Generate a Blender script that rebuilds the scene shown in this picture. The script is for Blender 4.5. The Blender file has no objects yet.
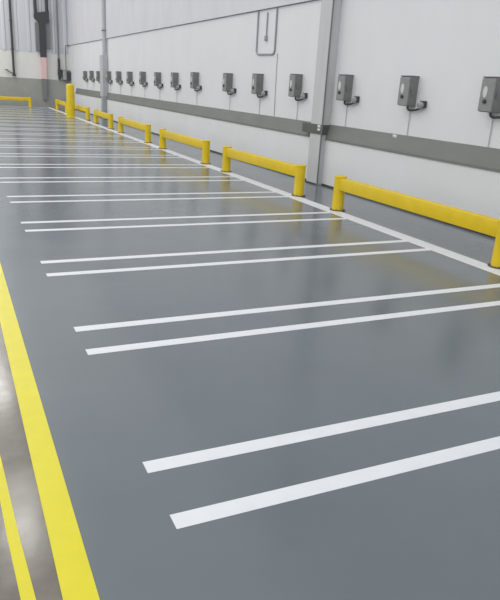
import bpy, bmesh, math, random
from mathutils import Vector, Matrix
random.seed(4)
sc = bpy.context.scene
COL = sc.collection

# ------------------------------------------------------------------ materials
def srgb(r, g, b):
    def f(c):
        c /= 255.0
        return c / 12.92 if c <= 0.04045 else ((c + 0.055) / 1.055) ** 2.4
    return (f(r), f(g), f(b), 1.0)

def mat(name, col, rough=0.5, var=0.08, scale=6.0, stretch=(1, 1, 1), metallic=0.0,
        bump=0.0, bump_scale=40.0, coat=0.0, coat_rough=0.1, rough_var=0.0, col2=None, spec=0.5):
    m = bpy.data.materials.new(name)
    m.use_nodes = True
    nt = m.node_tree
    b = nt.nodes['Principled BSDF']
    tc = nt.nodes.new('ShaderNodeTexCoord')
    mp = nt.nodes.new('ShaderNodeMapping')
    mp.inputs['Scale'].default_value = stretch
    nt.links.new(tc.outputs['Object'], mp.inputs['Vector'])
    n = nt.nodes.new('ShaderNodeTexNoise')
    n.inputs['Scale'].default_value = scale
    n.inputs['Detail'].default_value = 6
    n.inputs['Roughness'].default_value = 0.6
    nt.links.new(mp.outputs['Vector'], n.inputs['Vector'])
    r = nt.nodes.new('ShaderNodeValToRGB')
    r.color_ramp.elements[0].position = 0.3
    r.color_ramp.elements[1].position = 0.7
    c = Vector(col[:3])
    lo = col2 if col2 else tuple(c * (1 - var)) + (1,)
    r.color_ramp.elements[0].color = lo
    r.color_ramp.elements[1].color = tuple(c * (1 + var)) + (1,)
    nt.links.new(n.outputs['Fac'], r.inputs['Fac'])
    nt.links.new(r.outputs['Color'], b.inputs['Base Color'])
    b.inputs['Roughness'].default_value = rough
    b.inputs['Metallic'].default_value = metallic
    b.inputs['Specular IOR Level'].default_value = spec
    b.inputs['Coat Weight'].default_value = coat
    b.inputs['Coat Roughness'].default_value = coat_rough
    if rough_var:
        mr = nt.nodes.new('ShaderNodeMapRange')
        mr.inputs['From Min'].default_value = 0.3
        mr.inputs['From Max'].default_value = 0.7
        mr.inputs['To Min'].default_value = max(0.02, rough - rough_var)
        mr.inputs['To Max'].default_value = rough + rough_var
        nt.links.new(n.outputs['Fac'], mr.inputs['Value'])
        nt.links.new(mr.outputs['Result'], b.inputs['Roughness'])
    if bump:
        n2 = nt.nodes.new('ShaderNodeTexNoise')
        n2.inputs['Scale'].default_value = bump_scale
        n2.inputs['Detail'].default_value = 3
        nt.links.new(mp.outputs['Vector'], n2.inputs['Vector'])
        bp = nt.nodes.new('ShaderNodeBump')
        bp.inputs['Strength'].default_value = bump
        bp.inputs['Distance'].default_value = 0.01
        nt.links.new(n2.outputs['Fac'], bp.inputs['Height'])
        nt.links.new(bp.outputs['Normal'], b.inputs['Normal'])
    return m

M_COAT = mat('grey_epoxy', srgb(106, 114, 119), 0.18, 0.07, 0.9, bump=0.05, bump_scale=5, rough_var=0.03, spec=0.55)
M_CONC = mat('polished_concrete', srgb(112, 106, 96), 0.17, 0.28, 3.5, bump=0.05, bump_scale=12, rough_var=0.06)
M_WHITE = mat('white_floor_paint', srgb(228, 231, 235), 0.35, 0.03, 9)
M_YLINE = mat('yellow_floor_paint', srgb(222, 211, 14), 0.35, 0.05, 5, bump=0.06, bump_scale=25)
M_RAIL = mat('yellow_rail_paint', srgb(230, 198, 26), 0.4, 0.06, 5)
M_BOLL = mat('yellow_bollard_paint', srgb(230, 202, 24), 0.45, 0.06, 5)
M_PLATE = mat('dark_base_plate', srgb(84, 84, 80), 0.6, 0.1, 12)
M_WALL = mat('white_wall_paint', srgb(226, 228, 230), 0.6, 0.025, 1.3, (1, 1, 0.6), bump=0.12, bump_scale=9)
M_WUP = mat('upper_wall_panel', srgb(216, 216, 222), 0.55, 0.05, 1.6, (1, 1, 0.4), bump=0.15, bump_scale=6)
M_PIL = mat('pillar_paint', srgb(198, 199, 200), 0.6, 0.03, 2, (4, 4, 0.3), bump=0.1, bump_scale=8)
M_BAND = mat('grey_ledge_paint', srgb(120, 123, 119), 0.55, 0.08, 2.2, (1, 0.6, 2))
M_DADO = mat('grey_dado_paint', srgb(158, 159, 153), 0.5, 0.07, 1.6)
M_PBAND = mat('dark_grey_band_paint', srgb(92, 95, 92), 0.5, 0.1, 8)
M_BKMID = mat('back_wall_white', srgb(224, 224, 220), 0.6, 0.04, 1.2, (2, 1, 0.3))
M_BKUP = mat('back_wall_cladding', srgb(204, 206, 212), 0.5, 0.10, 0.9, (2.2, 1, 0.05))
M_BOX = mat('grey_box_metal', srgb(130, 131, 130), 0.45, 0.12, 14, metallic=0.1)
M_DOOR = mat('grey_box_door', srgb(142, 143, 142), 0.45, 0.10, 14, metallic=0.1)
M_LABEL = mat('pale_label', srgb(206, 207, 207), 0.5, 0.05, 30)
M_DARK = mat('dark_grey_metal', srgb(64, 65, 66), 0.5, 0.1, 14)
M_MID = mat('mid_grey_metal', srgb(122, 124, 126), 0.5, 0.1, 14)
M_COND = mat('galvanised_conduit', srgb(160, 162, 164), 0.5, 0.06, 14)
M_PIPE = mat('dark_pipe', srgb(66, 66, 70), 0.5, 0.1, 10)
M_PINK = mat('faded_red_guard', srgb(226, 192, 190), 0.55, 0.06, 4)
M_STEEL = mat('column_grey', srgb(188, 190, 194), 0.5, 0.06, 5)
M_STEEL2 = mat('column_guard_grey', srgb(164, 168, 174), 0.45, 0.06, 5)
M_CABLE = mat('pale_cable', srgb(200, 202, 203), 0.5, 0.05, 20)
M_PLUG = mat('outlet_white', srgb(236, 236, 234), 0.4, 0.03, 20)

# ------------------------------------------------------------------ mesh helpers
class MB:
    def __init__(s): s.bm = bmesh.new()
    def box(s, x0, x1, y0, y1, z0, z1, bev=0.0, seg=2):
        t = bmesh.new()
        bmesh.ops.create_cube(t, size=1.0)
        for v in t.verts:
            v.co = Vector(((x0 + x1) / 2 + v.co.x * (x1 - x0), (y0 + y1) / 2 + v.co.y * (y1 - y0), (z0 + z1) / 2 + v.co.z * (z1 - z0)))
        if bev:
            bmesh.ops.bevel(t, geom=t.edges[:], offset=bev, segments=seg, affect='EDGES', profile=0.5)
        s._add(t); return s
    def lathe(s, prof, n=24, M=None):          # profile [(r,z)...] about z
        t = bmesh.new(); rings = []
        for r, z in prof:
            rings.append([t.verts.new((r * math.cos(2 * math.pi * i / n), r * math.sin(2 * math.pi * i / n), z)) for i in range(n)])
        for a, b in zip(rings, rings[1:]):
            for i in range(n):
                t.faces.new((a[i], a[(i + 1) % n], b[(i + 1) % n], b[i]))
        t.faces.new(rings[0][::-1]); t.faces.new(rings[-1])
        if M is not None: bmesh.ops.transform(t, matrix=M, verts=t.verts)
        s._add(t); return s
    def tube(s, pts, r, n=12):
        pts = [Vector(p) for p in pts]; t = bmesh.new(); rings = []
        for i, p in enumerate(pts):
            d = (pts[min(i + 1, len(pts) - 1)] - pts[max(i - 1, 0)]).normalized()
            u = d.orthogonal().normalized() if i == 0 else (u - d * u.dot(d)).normalized()
            w = d.cross(u)
            rings.append([t.verts.new(p + r * (math.cos(2 * math.pi * k / n) * u + math.sin(2 * math.pi * k / n) * w)) for k in range(n)])
        for a, b in zip(rings, rings[1:]):
            for i in range(n):
                t.faces.new((a[i], a[(i + 1) % n], b[(i + 1) % n], b[i]))
        t.faces.new(rings[0][::-1]); t.faces.new(rings[-1])
        s._add(t); return s
    def prism(s, prof, y0, y1):                # profile [(x,z)...] extruded along y
        t = bmesh.new()
        a = [t.verts.new((x, y0, z)) for x, z in prof]; b = [t.verts.new((x, y1, z)) for x, z in prof]
        n = len(prof); t.faces.new(a[::-1]); t.faces.new(b)
        for i in range(n): t.faces.new((a[i], a[(i + 1) % n], b[(i + 1) % n], b[i]))
        s._add(t); return s
    def slab(s, poly, z0, z1):                 # polygon [(x,y)...] with a thickness
        t = bmesh.new()
        a = [t.verts.new((x, y, z0)) for x, y in poly]; b = [t.verts.new((x, y, z1)) for x, y in poly]
        n = len(poly); t.faces.new(a[::-1]); t.faces.new(b)
        for i in range(n): t.faces.new((a[i], a[(i + 1) % n], b[(i + 1) % n], b[i]))
        s._add(t); return s
    def _add(s, t):
        bmesh.ops.recalc_face_normals(t, faces=t.faces[:])
        me = bpy.data.meshes.new('tmp'); t.to_mesh(me); t.free()
        s.bm.from_mesh(me); bpy.data.meshes.remove(me)
    def build(s, name, m, parent=None, smooth=False, loc=None):
        me = bpy.data.meshes.new(name); s.bm.to_mesh(me); s.bm.free()
        me.materials.append(m)
        if smooth:
            for p in me.polygons: p.use_smooth = True
            try: me.set_sharp_from_angle(angle=math.radians(35))
            except Exception: pass
        o = bpy.data.objects.new(name, me); COL.objects.link(o)
        if parent: o.parent = parent
        if loc is not None: o.location = loc
        return o

def tag(o, label=None, cat=None, group=None, kind=None):
    if label: o['label'] = label
    if cat: o['category'] = cat
    if group: o['group'] = group
    if kind: o['kind'] = kind
    return o
def empty(name, loc, label, cat, group=None):
    o = bpy.data.objects.new(name, None); COL.objects.link(o); o.location = loc
    o.empty_display_size = 0.1
    return tag(o, label, cat, group)
def copy_tree(o, parent=None):
    c = o.copy(); COL.objects.link(c); c.parent = parent
    for ch in list(o.children): copy_tree(ch, c)
    return c
def struct(name, mb, m, smooth=False):
    return tag(mb.build(name, m, None, smooth), kind='structure')

# ------------------------------------------------------------------ the setting
Y0, YB, XW, XL, ZC = -4.0, 36.0, 6.10, 6.03, 8.5
struct('floor', MB().box(-9, 6.8, Y0, YB + 0.6, -0.2, 0.0), M_CONC)
struct('floor_coating', MB().box(0.25, XL, Y0, YB, 0.0, 0.002), M_COAT)
# right wall: plinth and main panel, upper panels, sloped ledge band
wr = struct('wall_right', MB().prism([(XL, 0), (XL, 0.80), (XW, 1.052), (XW, 3.12), (6.6, 3.12), (6.6, 0)], Y0, YB), M_WALL)
struct('wall_upper_right', MB().prism([(6.05, 3.13), (6.05, ZC), (6.6, ZC), (6.6, 3.13)], Y0, YB), M_WUP)
struct('trim_1', MB().prism([(XL - 0.015, 0.795), (XL - 0.015, 0.83), (XW - 0.02, 1.06), (XW, 1.06), (XW, 1.046), (XL, 0.797)], Y0, 34.2), M_BAND)
# back wall
struct('wall_back', MB().box(-9, 6.6, YB, YB + 0.4, 0, ZC), M_BKMID)
bu = MB()
pts = []
x = -9.0
while x < 6.5:                                  # ribbed cladding profile
    pts += [(x, YB - 0.01), (x + 0.42, YB - 0.01), (x + 0.46, YB - 0.05), (x + 0.56, YB - 0.05), (x + 0.60, YB - 0.01)]
    x += 0.60
pts = [p for i, p in enumerate(pts) if i == 0 or p[0] > pts[i - 1][0] + 1e-4]
pts = [(min(px, 6.045), py) for px, py in pts if px < 6.04] + [(6.045, YB - 0.01)]
bu.slab(pts + [(6.045, YB - 0.001), (-9, YB - 0.001)], 2.69, ZC)
struct('wall_upper_back', bu, M_BKUP)
struct('trim_2', MB().box(-9, XL, YB - 0.03, YB, 0.0, 1.39), M_DADO)
# shallow pillar on the right wall
pil = struct('pillar', MB().box(5.92, 6.3, 9.74, 10.12, 0, ZC, 0.006, 1), M_PIL)
b = MB().box(5.905, 6.2, 9.72, 10.40, 0.885, 1.05, 0.004, 1)
tag(b.build('trim_3', M_PBAND), kind='structure')

struct('baseboard_right', MB().box(XL - 0.014, XL, Y0, 9.72, 0.0025, 0.032).box(XL - 0.014, XL, 10.12, YB - 0.04, 0.0025, 0.032).box(5.908, 5.92, 9.73, 10.12, 0.0025, 0.026), M_DARK)
# ------------------------------------------------------------------ painted floor lines
ZT = 0.0035
def stripe(name, poly, m, label, cat, group=None):
    cx = sum(p[0] for p in poly) / len(poly); cy = sum(p[1] for p in poly) / len(poly)
    o = MB().slab([(px - cx, py - cy) for px, py in poly], 0, ZT - 0.002).build(name, m, None, False, (cx, cy, 0.002))
    return tag(o, label, cat, group)
ORD = ['nearest', 'second', 'third', 'fourth', 'fifth', 'sixth', 'seventh', 'eighth', 'ninth', 'tenth', 'eleventh', 'twelfth',
       'thirteenth', 'fourteenth', 'fifteenth', 'sixteenth', 'seventeenth', 'eighteenth', 'nineteenth', 'twentieth']
W = 0.088
for k in range(20):
    for off, step, which in ((1.90, 1.69, 'nearer'), (2.285, 1.70, 'farther')):
        yc = off + step * k
        if yc > 34.9: continue
        xl = 0.655 - 0.003 * min(k, 8) + random.uniform(-0.006, 0.006)
        xr = 4.745
        w = W / 2
        if k == 0: pre = '%s white line of the nearest stall pair, wide in the foreground' % which
        else: pre = '%s white line of the %s stall pair from the front' % (which, ORD[k])
        stripe('stall_line', [(xl, yc - w), (xr, yc - w), (xr, yc + w), (xl, yc + w)], M_WHITE, pre, 'floor line', 'white stall lines on the grey floor')
stripe('boundary_line', [(4.745, Y0), (4.955, Y0), (4.955, 35.3), (4.745, 35.3)], M_WHITE,
       'long white line running along the row of yellow guard rails', 'floor line')
stripe('boundary_line', [(-8, 35.3), (4.955, 35.3), (4.955, 35.5), (-8, 35.5)], M_WHITE,
       'white line along the grey foot of the back wall', 'floor line')
stripe('aisle_line', [(0.203, Y0), (0.312, Y0), (0.312, 34.5), (0.203, 34.5)], M_YLINE,
       'broad bright yellow line at the left edge of the grey coating', 'floor line')
o = MB().slab([(0.185, -0.2), (0.235, -0.2), (0.165, 1.0), (0.124, 1.7), (0.104, 2.05), (0.086, 2.5), (0.055, 3.1), (0.0, 4.5), (-0.10, 7.0),
               (-0.14, 7.0), (-0.038, 4.5), (0.018, 3.1), (0.049, 2.5), (0.064, 2.05), (0.080, 1.7), (0.118, 1.0)], 0.0, ZT - 0.002).build('edge_line', M_YLINE)
tag(o, 'narrow yellow line on bare concrete at the lower left corner', 'floor line')

# ------------------------------------------------------------------ guard rails
def rail_post(parent, p):
    q = MB().lathe([(0.083, 0.0045), (0.083, 0.468), (0.088, 0.470), (0.088, 0.484), (0.081, 0.490)], 28).build('post', M_RAIL, parent, True, p)
    bpq = MB().lathe([(0.112, 0.0042), (0.112, 0.012), (0.109, 0.014)], 28)
    pl = bpq.build('base_plate', M_PLATE, q, True)
    for a in range(4):
        an = math.pi / 4 + a * math.pi / 2
        MB().lathe([(0.011, 0.012), (0.011, 0.022), (0.007, 0.025)], 6, Matrix.Translation((0.098 * math.cos(an), 0.098 * math.sin(an), 0))).build('bolt', M_PLATE, pl)
    return q
def rail(x0, y0, x1, y1, label):
    L = math.hypot(y1 - y0, x1 - x0); r = empty('guard_rail', (x0, y0, 0), label, 'guard rail', 'yellow guard rails along the right wall')
    r.rotation_euler.z = math.atan2(x0 - x1, y1 - y0)
    rail_post(r, (0, 0, 0)); rail_post(r, (0, L, 0))
    MB().box(-0.055, 0.055, 0.0, L, 0.298, 0.466, 0.012).build('beam', M_RAIL, r, True)
    return r
rail(5.0, 4.50, 4.965, 7.53, 'nearest low yellow guard rail, its near post cut by the right edge')
rail(4.985, 8.72, 4.885, 11.48, 'second yellow guard rail from the front, ending beside the pillar')
rail(4.91, 12.68, 4.875, 15.62, 'third yellow guard rail from the front')
rail(4.93, 17.15, 4.95, 20.3, 'fourth yellow guard rail from the front')
rail(4.99, 21.85, 5.02, 24.4, 'fifth yellow guard rail from the front, before the downpipe')
rail(5.04, 26.05, 5.04, 29.4, 'sixth guard rail from the front, partly behind the tall bollard')
rail(5.0, 30.7, 5.0, 33.5, 'farthest low yellow rail of the right row, seen left of the bollard')
# rail before the back wall
r = empty('guard_rail', (3.86, 34.78, 0), 'yellow guard rail standing crosswise before the grey back wall', 'guard rail')
for px in (0, -3.4):
    rail_post(r, (px, 0, 0))
MB().box(-3.4, 0.0, -0.055, 0.055, 0.30, 0.475, 0.012).build('beam', M_RAIL, r, True)
# tall bollard
bo = empty('bollard', (4.68, 27.75, 0), 'tall thick yellow bollard near the far corner', 'bollard')
MB().lathe([(0.165, 0.012), (0.165, 1.22), (0.158, 1.26), (0.13, 1.295), (0.08, 1.312), (0.02, 1.318)], 32).build('post', M_BOLL, bo, True)
MB().lathe([(0.2, 0.0025), (0.2, 0.012), (0.195, 0.016)], 32).build('base_plate', M_BOLL, bo, True)

# ------------------------------------------------------------------ disconnect boxes on the wall
def make_box():
    # local frame: x=0 is the wall face, -x into the room, -y towards the camera end, z=0 at box bottom
    t = empty('switch_box', (XW, 0, 1.48), 'x', 'electrical box', 'grey electrical boxes along the right wall')
    MB().box(-0.15, 0.0, -0.105, 0.105, 0, 0.405, 0.008).build('enclosure', M_BOX, t)
    d = MB().box(-0.168, -0.15, -0.11, 0.11, 0.008, 0.39, 0.006).build('door', M_DOOR, t)
    l = MB()                                                       # oval pale label
    l.lathe([(0.05, 0), (0.05, 0.003)], 24, Matrix.Translation((-0.168, 0.03, 0.235)) @ Matrix.Rotation(-math.pi / 2, 4, 'Y') @ Matrix.Diagonal((1.35, 0.75, 1, 1)))
    l.build('label_plate', M_LABEL, d)
    MB().lathe([(0.024, 0), (0.024, 0.02), (0.018, 0.026)], 16, Matrix.Translation((-0.168, 0.01, 0.125)) @ Matrix.Rotation(-math.pi / 2, 4, 'Y')).build('latch', M_DARK, d, True)
    MB().box(-0.165, 0.0, -0.112, 0.112, 0.398, 0.412, 0.004).build('lid', M_MID, t)
    h = MB().box(-0.12, -0.085, -0.135, -0.105, 0.16, 0.20, 0.004)
    h.tube([(-0.10, -0.128, 0.18), (-0.112, -0.134, 0.22), (-0.118, -0.136, 0.275)], 0.010)
    h.build('handle', M_MID, t)
    MB().tube([(-0.08, -0.03, 0.005), (-0.08, -0.03, -0.03), (-0.075, -0.05, -0.05), (-0.07, -0.09, -0.055), (-0.05, -0.18, -0.045), (-0.03, -0.24, -0.02), (-0.03, -0.265, 0.01)], 0.016, 12).build('conduit_elbow', M_DARK, t, True)
    rc = MB().box(-0.055, 0.0, -0.345, -0.245, -0.01, 0.085, 0.008).build('receptacle', M_DARK, t)
    MB().lathe([(0.040, 0), (0.046, 0.012), (0.046, 0.055), (0.038, 0.065)], 20, Matrix.Translation((-0.05, -0.30, 0.035)) @ Matrix.Rotation(-math.pi / 2 - 0.35, 4, 'Y')).build('cap', M_COND, rc, True)
    MB().tube([(-0.012, -0.01, 0.0), (-0.012, -0.012, -0.25), (-0.012, -0.01, -0.42)], 0.007, 8).build('cable', M_CABLE, t, True)
    return t
boxes = [(6.15, 'grey switch box cut by the right edge of the photo, nearest of all'),
         (7.77, 'second grey switch box right of the pillar, pale oval label'),
         (9.45, 'grey switch box right beside the pillar on its near side'),
         (11.17, 'first grey switch box left of the pillar'),
         (12.87, 'second grey switch box left of the pillar, below the conduit loop'),
         (14.52, 'third grey switch box left of the pillar'),
         (16.80, 'fourth grey switch box left of the pillar, after a wider gap'),
         (18.50, 'fifth grey switch box left of the pillar'),
         (20.20, 'sixth grey switch box left of the pillar'),
         (21.93, 'seventh grey switch box left of the pillar'),
         (23.66, 'eighth grey switch box left of the pillar'),
         (25.33, 'small far switch box second to the right of the downpipe'),
         (27.02, 'small far switch box directly right of the downpipe'),
         (28.95, 'small far switch box directly left of the downpipe'),
         (30.45, 'small far switch box second left of the downpipe'),
         (31.95, 'farthest small switch box, closest to the back corner')]
proto = make_box()
for i, (y, lab) in enumerate(boxes):
    t = proto if i == 0 else copy_tree(proto)
    t.location = (XW, y * 0.988 - 0.06, 1.475 + random.uniform(-0.01, 0.01))
    t['label'] = lab

# ------------------------------------------------------------------ conduits, plates and pipes on the right wall
yl, yr = 12.94, 12.08
o = MB().tube([(6.08, yl, 3.12), (6.08, yl, 2.34), (6.08, yl - 0.03, 2.29), (6.08, yl - 0.08, 2.27), (6.08, yr + 0.08, 2.26), (6.08, yr + 0.03, 2.28), (6.08, yr, 2.33), (6.08, yr, 3.12)], 0.017, 10).build('conduit_loop', M_COND, None, True)
tag(o, 'thin U-shaped conduit loop hanging below the wall seam', 'conduit')
o = MB().tube([(6.08, 12.50, 3.06), (6.08, 12.50, 2.56)], 0.014, 10).box(6.05, 6.10, 12.465, 12.535, 2.52, 2.62, 0.006).build('conduit_stub', M_COND, None, True)
tag(o, 'short straight conduit stub inside the conduit loop', 'conduit')
o = MB().tube([(6.09, 11.96, 2.27), (6.09, 11.95, 1.7), (6.09, 11.93, 1.07)], 0.006, 8).build('wall_cable', M_COND, None, True)
tag(o, 'thin pale cable running down from the conduit loop to the ledge', 'cable')
o = MB().tube([(5.915, 9.715, 0.003), (5.915, 9.715, ZC)], 0.014, 10).build('pillar_conduit', M_MID, None, True)
tag(o, 'thin grey conduit running up the near edge of the pillar', 'conduit')
def outlet(loc, lab):
    t = empty('outlet_plate', loc, lab, 'outlet', 'small white outlets on the grey ledge')
    MB().box(-0.012, 0.0, -0.045, 0.045, 0, 0.09, 0.003).build('cover', M_PLUG, t)
    for s in (-1, 1):
        MB().box(-0.016, -0.010, s * 0.021 - 0.012, s * 0.021 + 0.012, 0.028, 0.062, 0.002).build('socket', M_MID, t)
    return t
outlet((5.90, 9.785, 0.95), 'small white outlet on the dark band of the pillar')
outlet((6.075, 7.86, 0.96), 'small white outlet on the ledge right of the pillar')

# downpipe between the far boxes
dp = empty('downpipe', (5.99, 27.2, 0), 'tall pale grey downpipe on the right wall between the far boxes', 'downpipe')
MB().tube([(0.0, 0, 2.4), (0.0, 0, ZC)], 0.085, 16).build('pipe', M_STEEL, dp, True)
MB().box(-0.13, 0.035, -0.16, 0.16, 0.0025, 0.9, 0.01).build('foot_guard', M_STEEL2, dp)
MB().box(-0.115, 0.105, -0.15, 0.4, 0.9, 2.5, 0.01).build('casing', M_STEEL, dp)
for z in (3.4, 4.6, 6.0):
    MB().box(-0.095, 0.09, -0.1, 0.1, z, z + 0.04).build('clamp', M_MID, dp)

# ------------------------------------------------------------------ things on the back wall
YW = YB
p = empty('standpipe', (3.27, YW - 0.11, 1.45), 'long dark pipe running down the back wall at the far left', 'pipe')
MB().tube([(-0.0, 0, 0.0), (0, 0, 7.0)], 0.055, 14).build('pipe', M_PIPE, p, True)
MB().lathe([(0.085, 0.0), (0.085, 0.10), (0.06, 0.12)], 16).build('foot_flange', M_PIPE, p, True)
MB().tube([(-0.0, -0.0, 0.12), (-0.2, -0.02, 0.2), (-0.34, -0.02, 0.3)], 0.03, 10).build('side_branch', M_MID, p, True)
MB().lathe([(0.07, 0), (0.07, 0.05)], 14, Matrix.Translation((-0.36, -0.02, 0.27))).build('valve', M_MID, p, True)
for z in (1.3, 2.6, 4.2):
    MB().box(-0.08, 0.08, -0.03, 0.105, z, z + 0.05).build('bracket', M_MID, p)

q = empty('conduit_stack', (4.75, YW - 0.12, 0.0), 'dark conduit stack with twin risers meeting in one leg, faded red guard', 'conduit')
MB().tube([(-0.29, 0, 4.45), (-0.29, 0, ZC)], 0.075, 12).build('riser', M_PIPE, q, True)
MB().tube([(0.27, 0, 4.5), (0.27, 0, ZC)], 0.075, 12).build('riser', M_PIPE, q, True)
hb = MB(); t = bmesh.new()
A = [(-0.37, 4.5), (0.36, 4.68), (0.36, 4.2), (0.15, 4.05), (-0.12, 4.05), (-0.37, 4.3)]
f = [t.verts.new((x, -0.1, z)) for x, z in A]; g = [t.verts.new((x, 0.1, z)) for x, z in A]
t.faces.new(f); t.faces.new(g[::-1])
for i in range(6): t.faces.new((f[i], f[(i + 1) % 6], g[(i + 1) % 6], g[i]))
hb._add(t); hb.build('collector', M_PIPE, q)
MB().box(-0.14, 0.16, -0.1, 0.1, 2.45, 4.06, 0.01).build('leg', M_PIPE, q)
MB().box(0.16, 0.40, -0.02, 0.11, 2.9, 4.25, 0.01).build('side_panel', M_MID, q)
MB().box(-0.34, -0.14, -0.02, 0.11, 2.75, 4.1, 0.01).build('side_panel', M_MID, q)
tag(MB().box(-0.12, 0.13, -0.11, 0.1, 1.40, 2.45, 0.01).build('guard', M_PINK, q), 'faded pink-red guard')
MB().box(-0.11, 0.12, -0.1, 0.085, 0.35, 1.40, 0.01).build('foot', M_MID, q)

c = empty('corner_pipe', (5.52, YW - 0.1, 1.4), 'slim grey pipe on the back wall left of the corner', 'pipe')
MB().tube([(0, 0, 1.05), (0, 0, 7.1)], 0.045, 12).build('pipe', M_MID, c, True)
MB().tube([(0, 0, 0.0), (0, 0, 1.05)], 0.06, 12).build('lower_pipe', M_PIPE, c, True)
MB().box(-0.07, 0.13, -0.09, 0.09, 0.22, 0.52, 0.01).build('valve_box', M_PIPE, c)

k = empty('corner_cabinet', (5.79, YW, 1.40), 'grey wall cabinet in the far corner above the bollard', 'cabinet')
MB().box(-0.12, 0.25, -0.3, 0.0, 0, 0.5, 0.01).build('body', M_MID, k)
MB().box(-0.11, 0.06, -0.315, -0.3, 0.02, 0.46, 0.005).build('door', M_COND, k)
MB().box(0.08, 0.24, -0.315, -0.3, -0.05, 0.44, 0.005).build('vent_panel', M_DARK, k)
MB().tube([(0.09, -0.06, 0.5), (0.09, -0.06, 1.68), (0.14, -0.05, 1.72), (0.36, -0.05, 1.74)], 0.022, 10).build('conduit', M_MID, k, True)

# ------------------------------------------------------------------ light
w = bpy.data.worlds.new('World'); sc.world = w; w.use_nodes = True
nt = w.node_tree; bg = nt.nodes['Background']
bg.inputs['Color'].default_value = (0.975, 0.985, 1.0, 1)
bg.inputs['Strength'].default_value = 0.87
def area(x, y, z, sx, sy, power, col=(1, 0.985, 0.96)):
    l = bpy.data.lights.new('HighBayAndFill', 'AREA'); l.shape = 'RECTANGLE'; l.size = sx; l.size_y = sy; l.energy = power; l.color = col
    o = bpy.data.objects.new('HighBayAndFill', l); COL.objects.link(o); o.location = (x, y, z); return o
for y in (6, 13, 20, 27):
    area(0.72, y, 8.2, 0.45, 2.2, 65)
for y in (0, 8, 16, 24):
    area(-5.0, y, 8.2, 0.6, 2.6, 150)  # unseen fill row, set aside so its reflections fall out of view
area(-5.0, 31, 8.2, 0.6, 2.6, 330)  # unseen fill light, made stronger to lift the back wall
area(0.72, 33, 8.2, 0.45, 2.2, 170)  # extra light added only to brighten the back wall

# ------------------------------------------------------------------ camera
cam = bpy.data.cameras.new('Camera'); co = bpy.data.objects.new('Camera', cam); COL.objects.link(co)
cam.sensor_fit = 'VERTICAL'; cam.sensor_height = 36; cam.sensor_width = 30; cam.lens = 624.419 * 36 / 600
pitch, roll, yaw = [math.radians(v) for v in (71.21918, 3.44179, -25.90858)]
co.matrix_world = Matrix.Translation((0, 0, 1.6)) @ (Matrix.Rotation(yaw, 3, 'Z') @ Matrix.Rotation(pitch, 3, 'X') @ Matrix.Rotation(roll, 3, 'Z')).to_4x4()
cam.clip_end = 200
sc.camera = co
sc.view_settings.view_transform = 'Standard'
sc.view_settings.look = 'None'
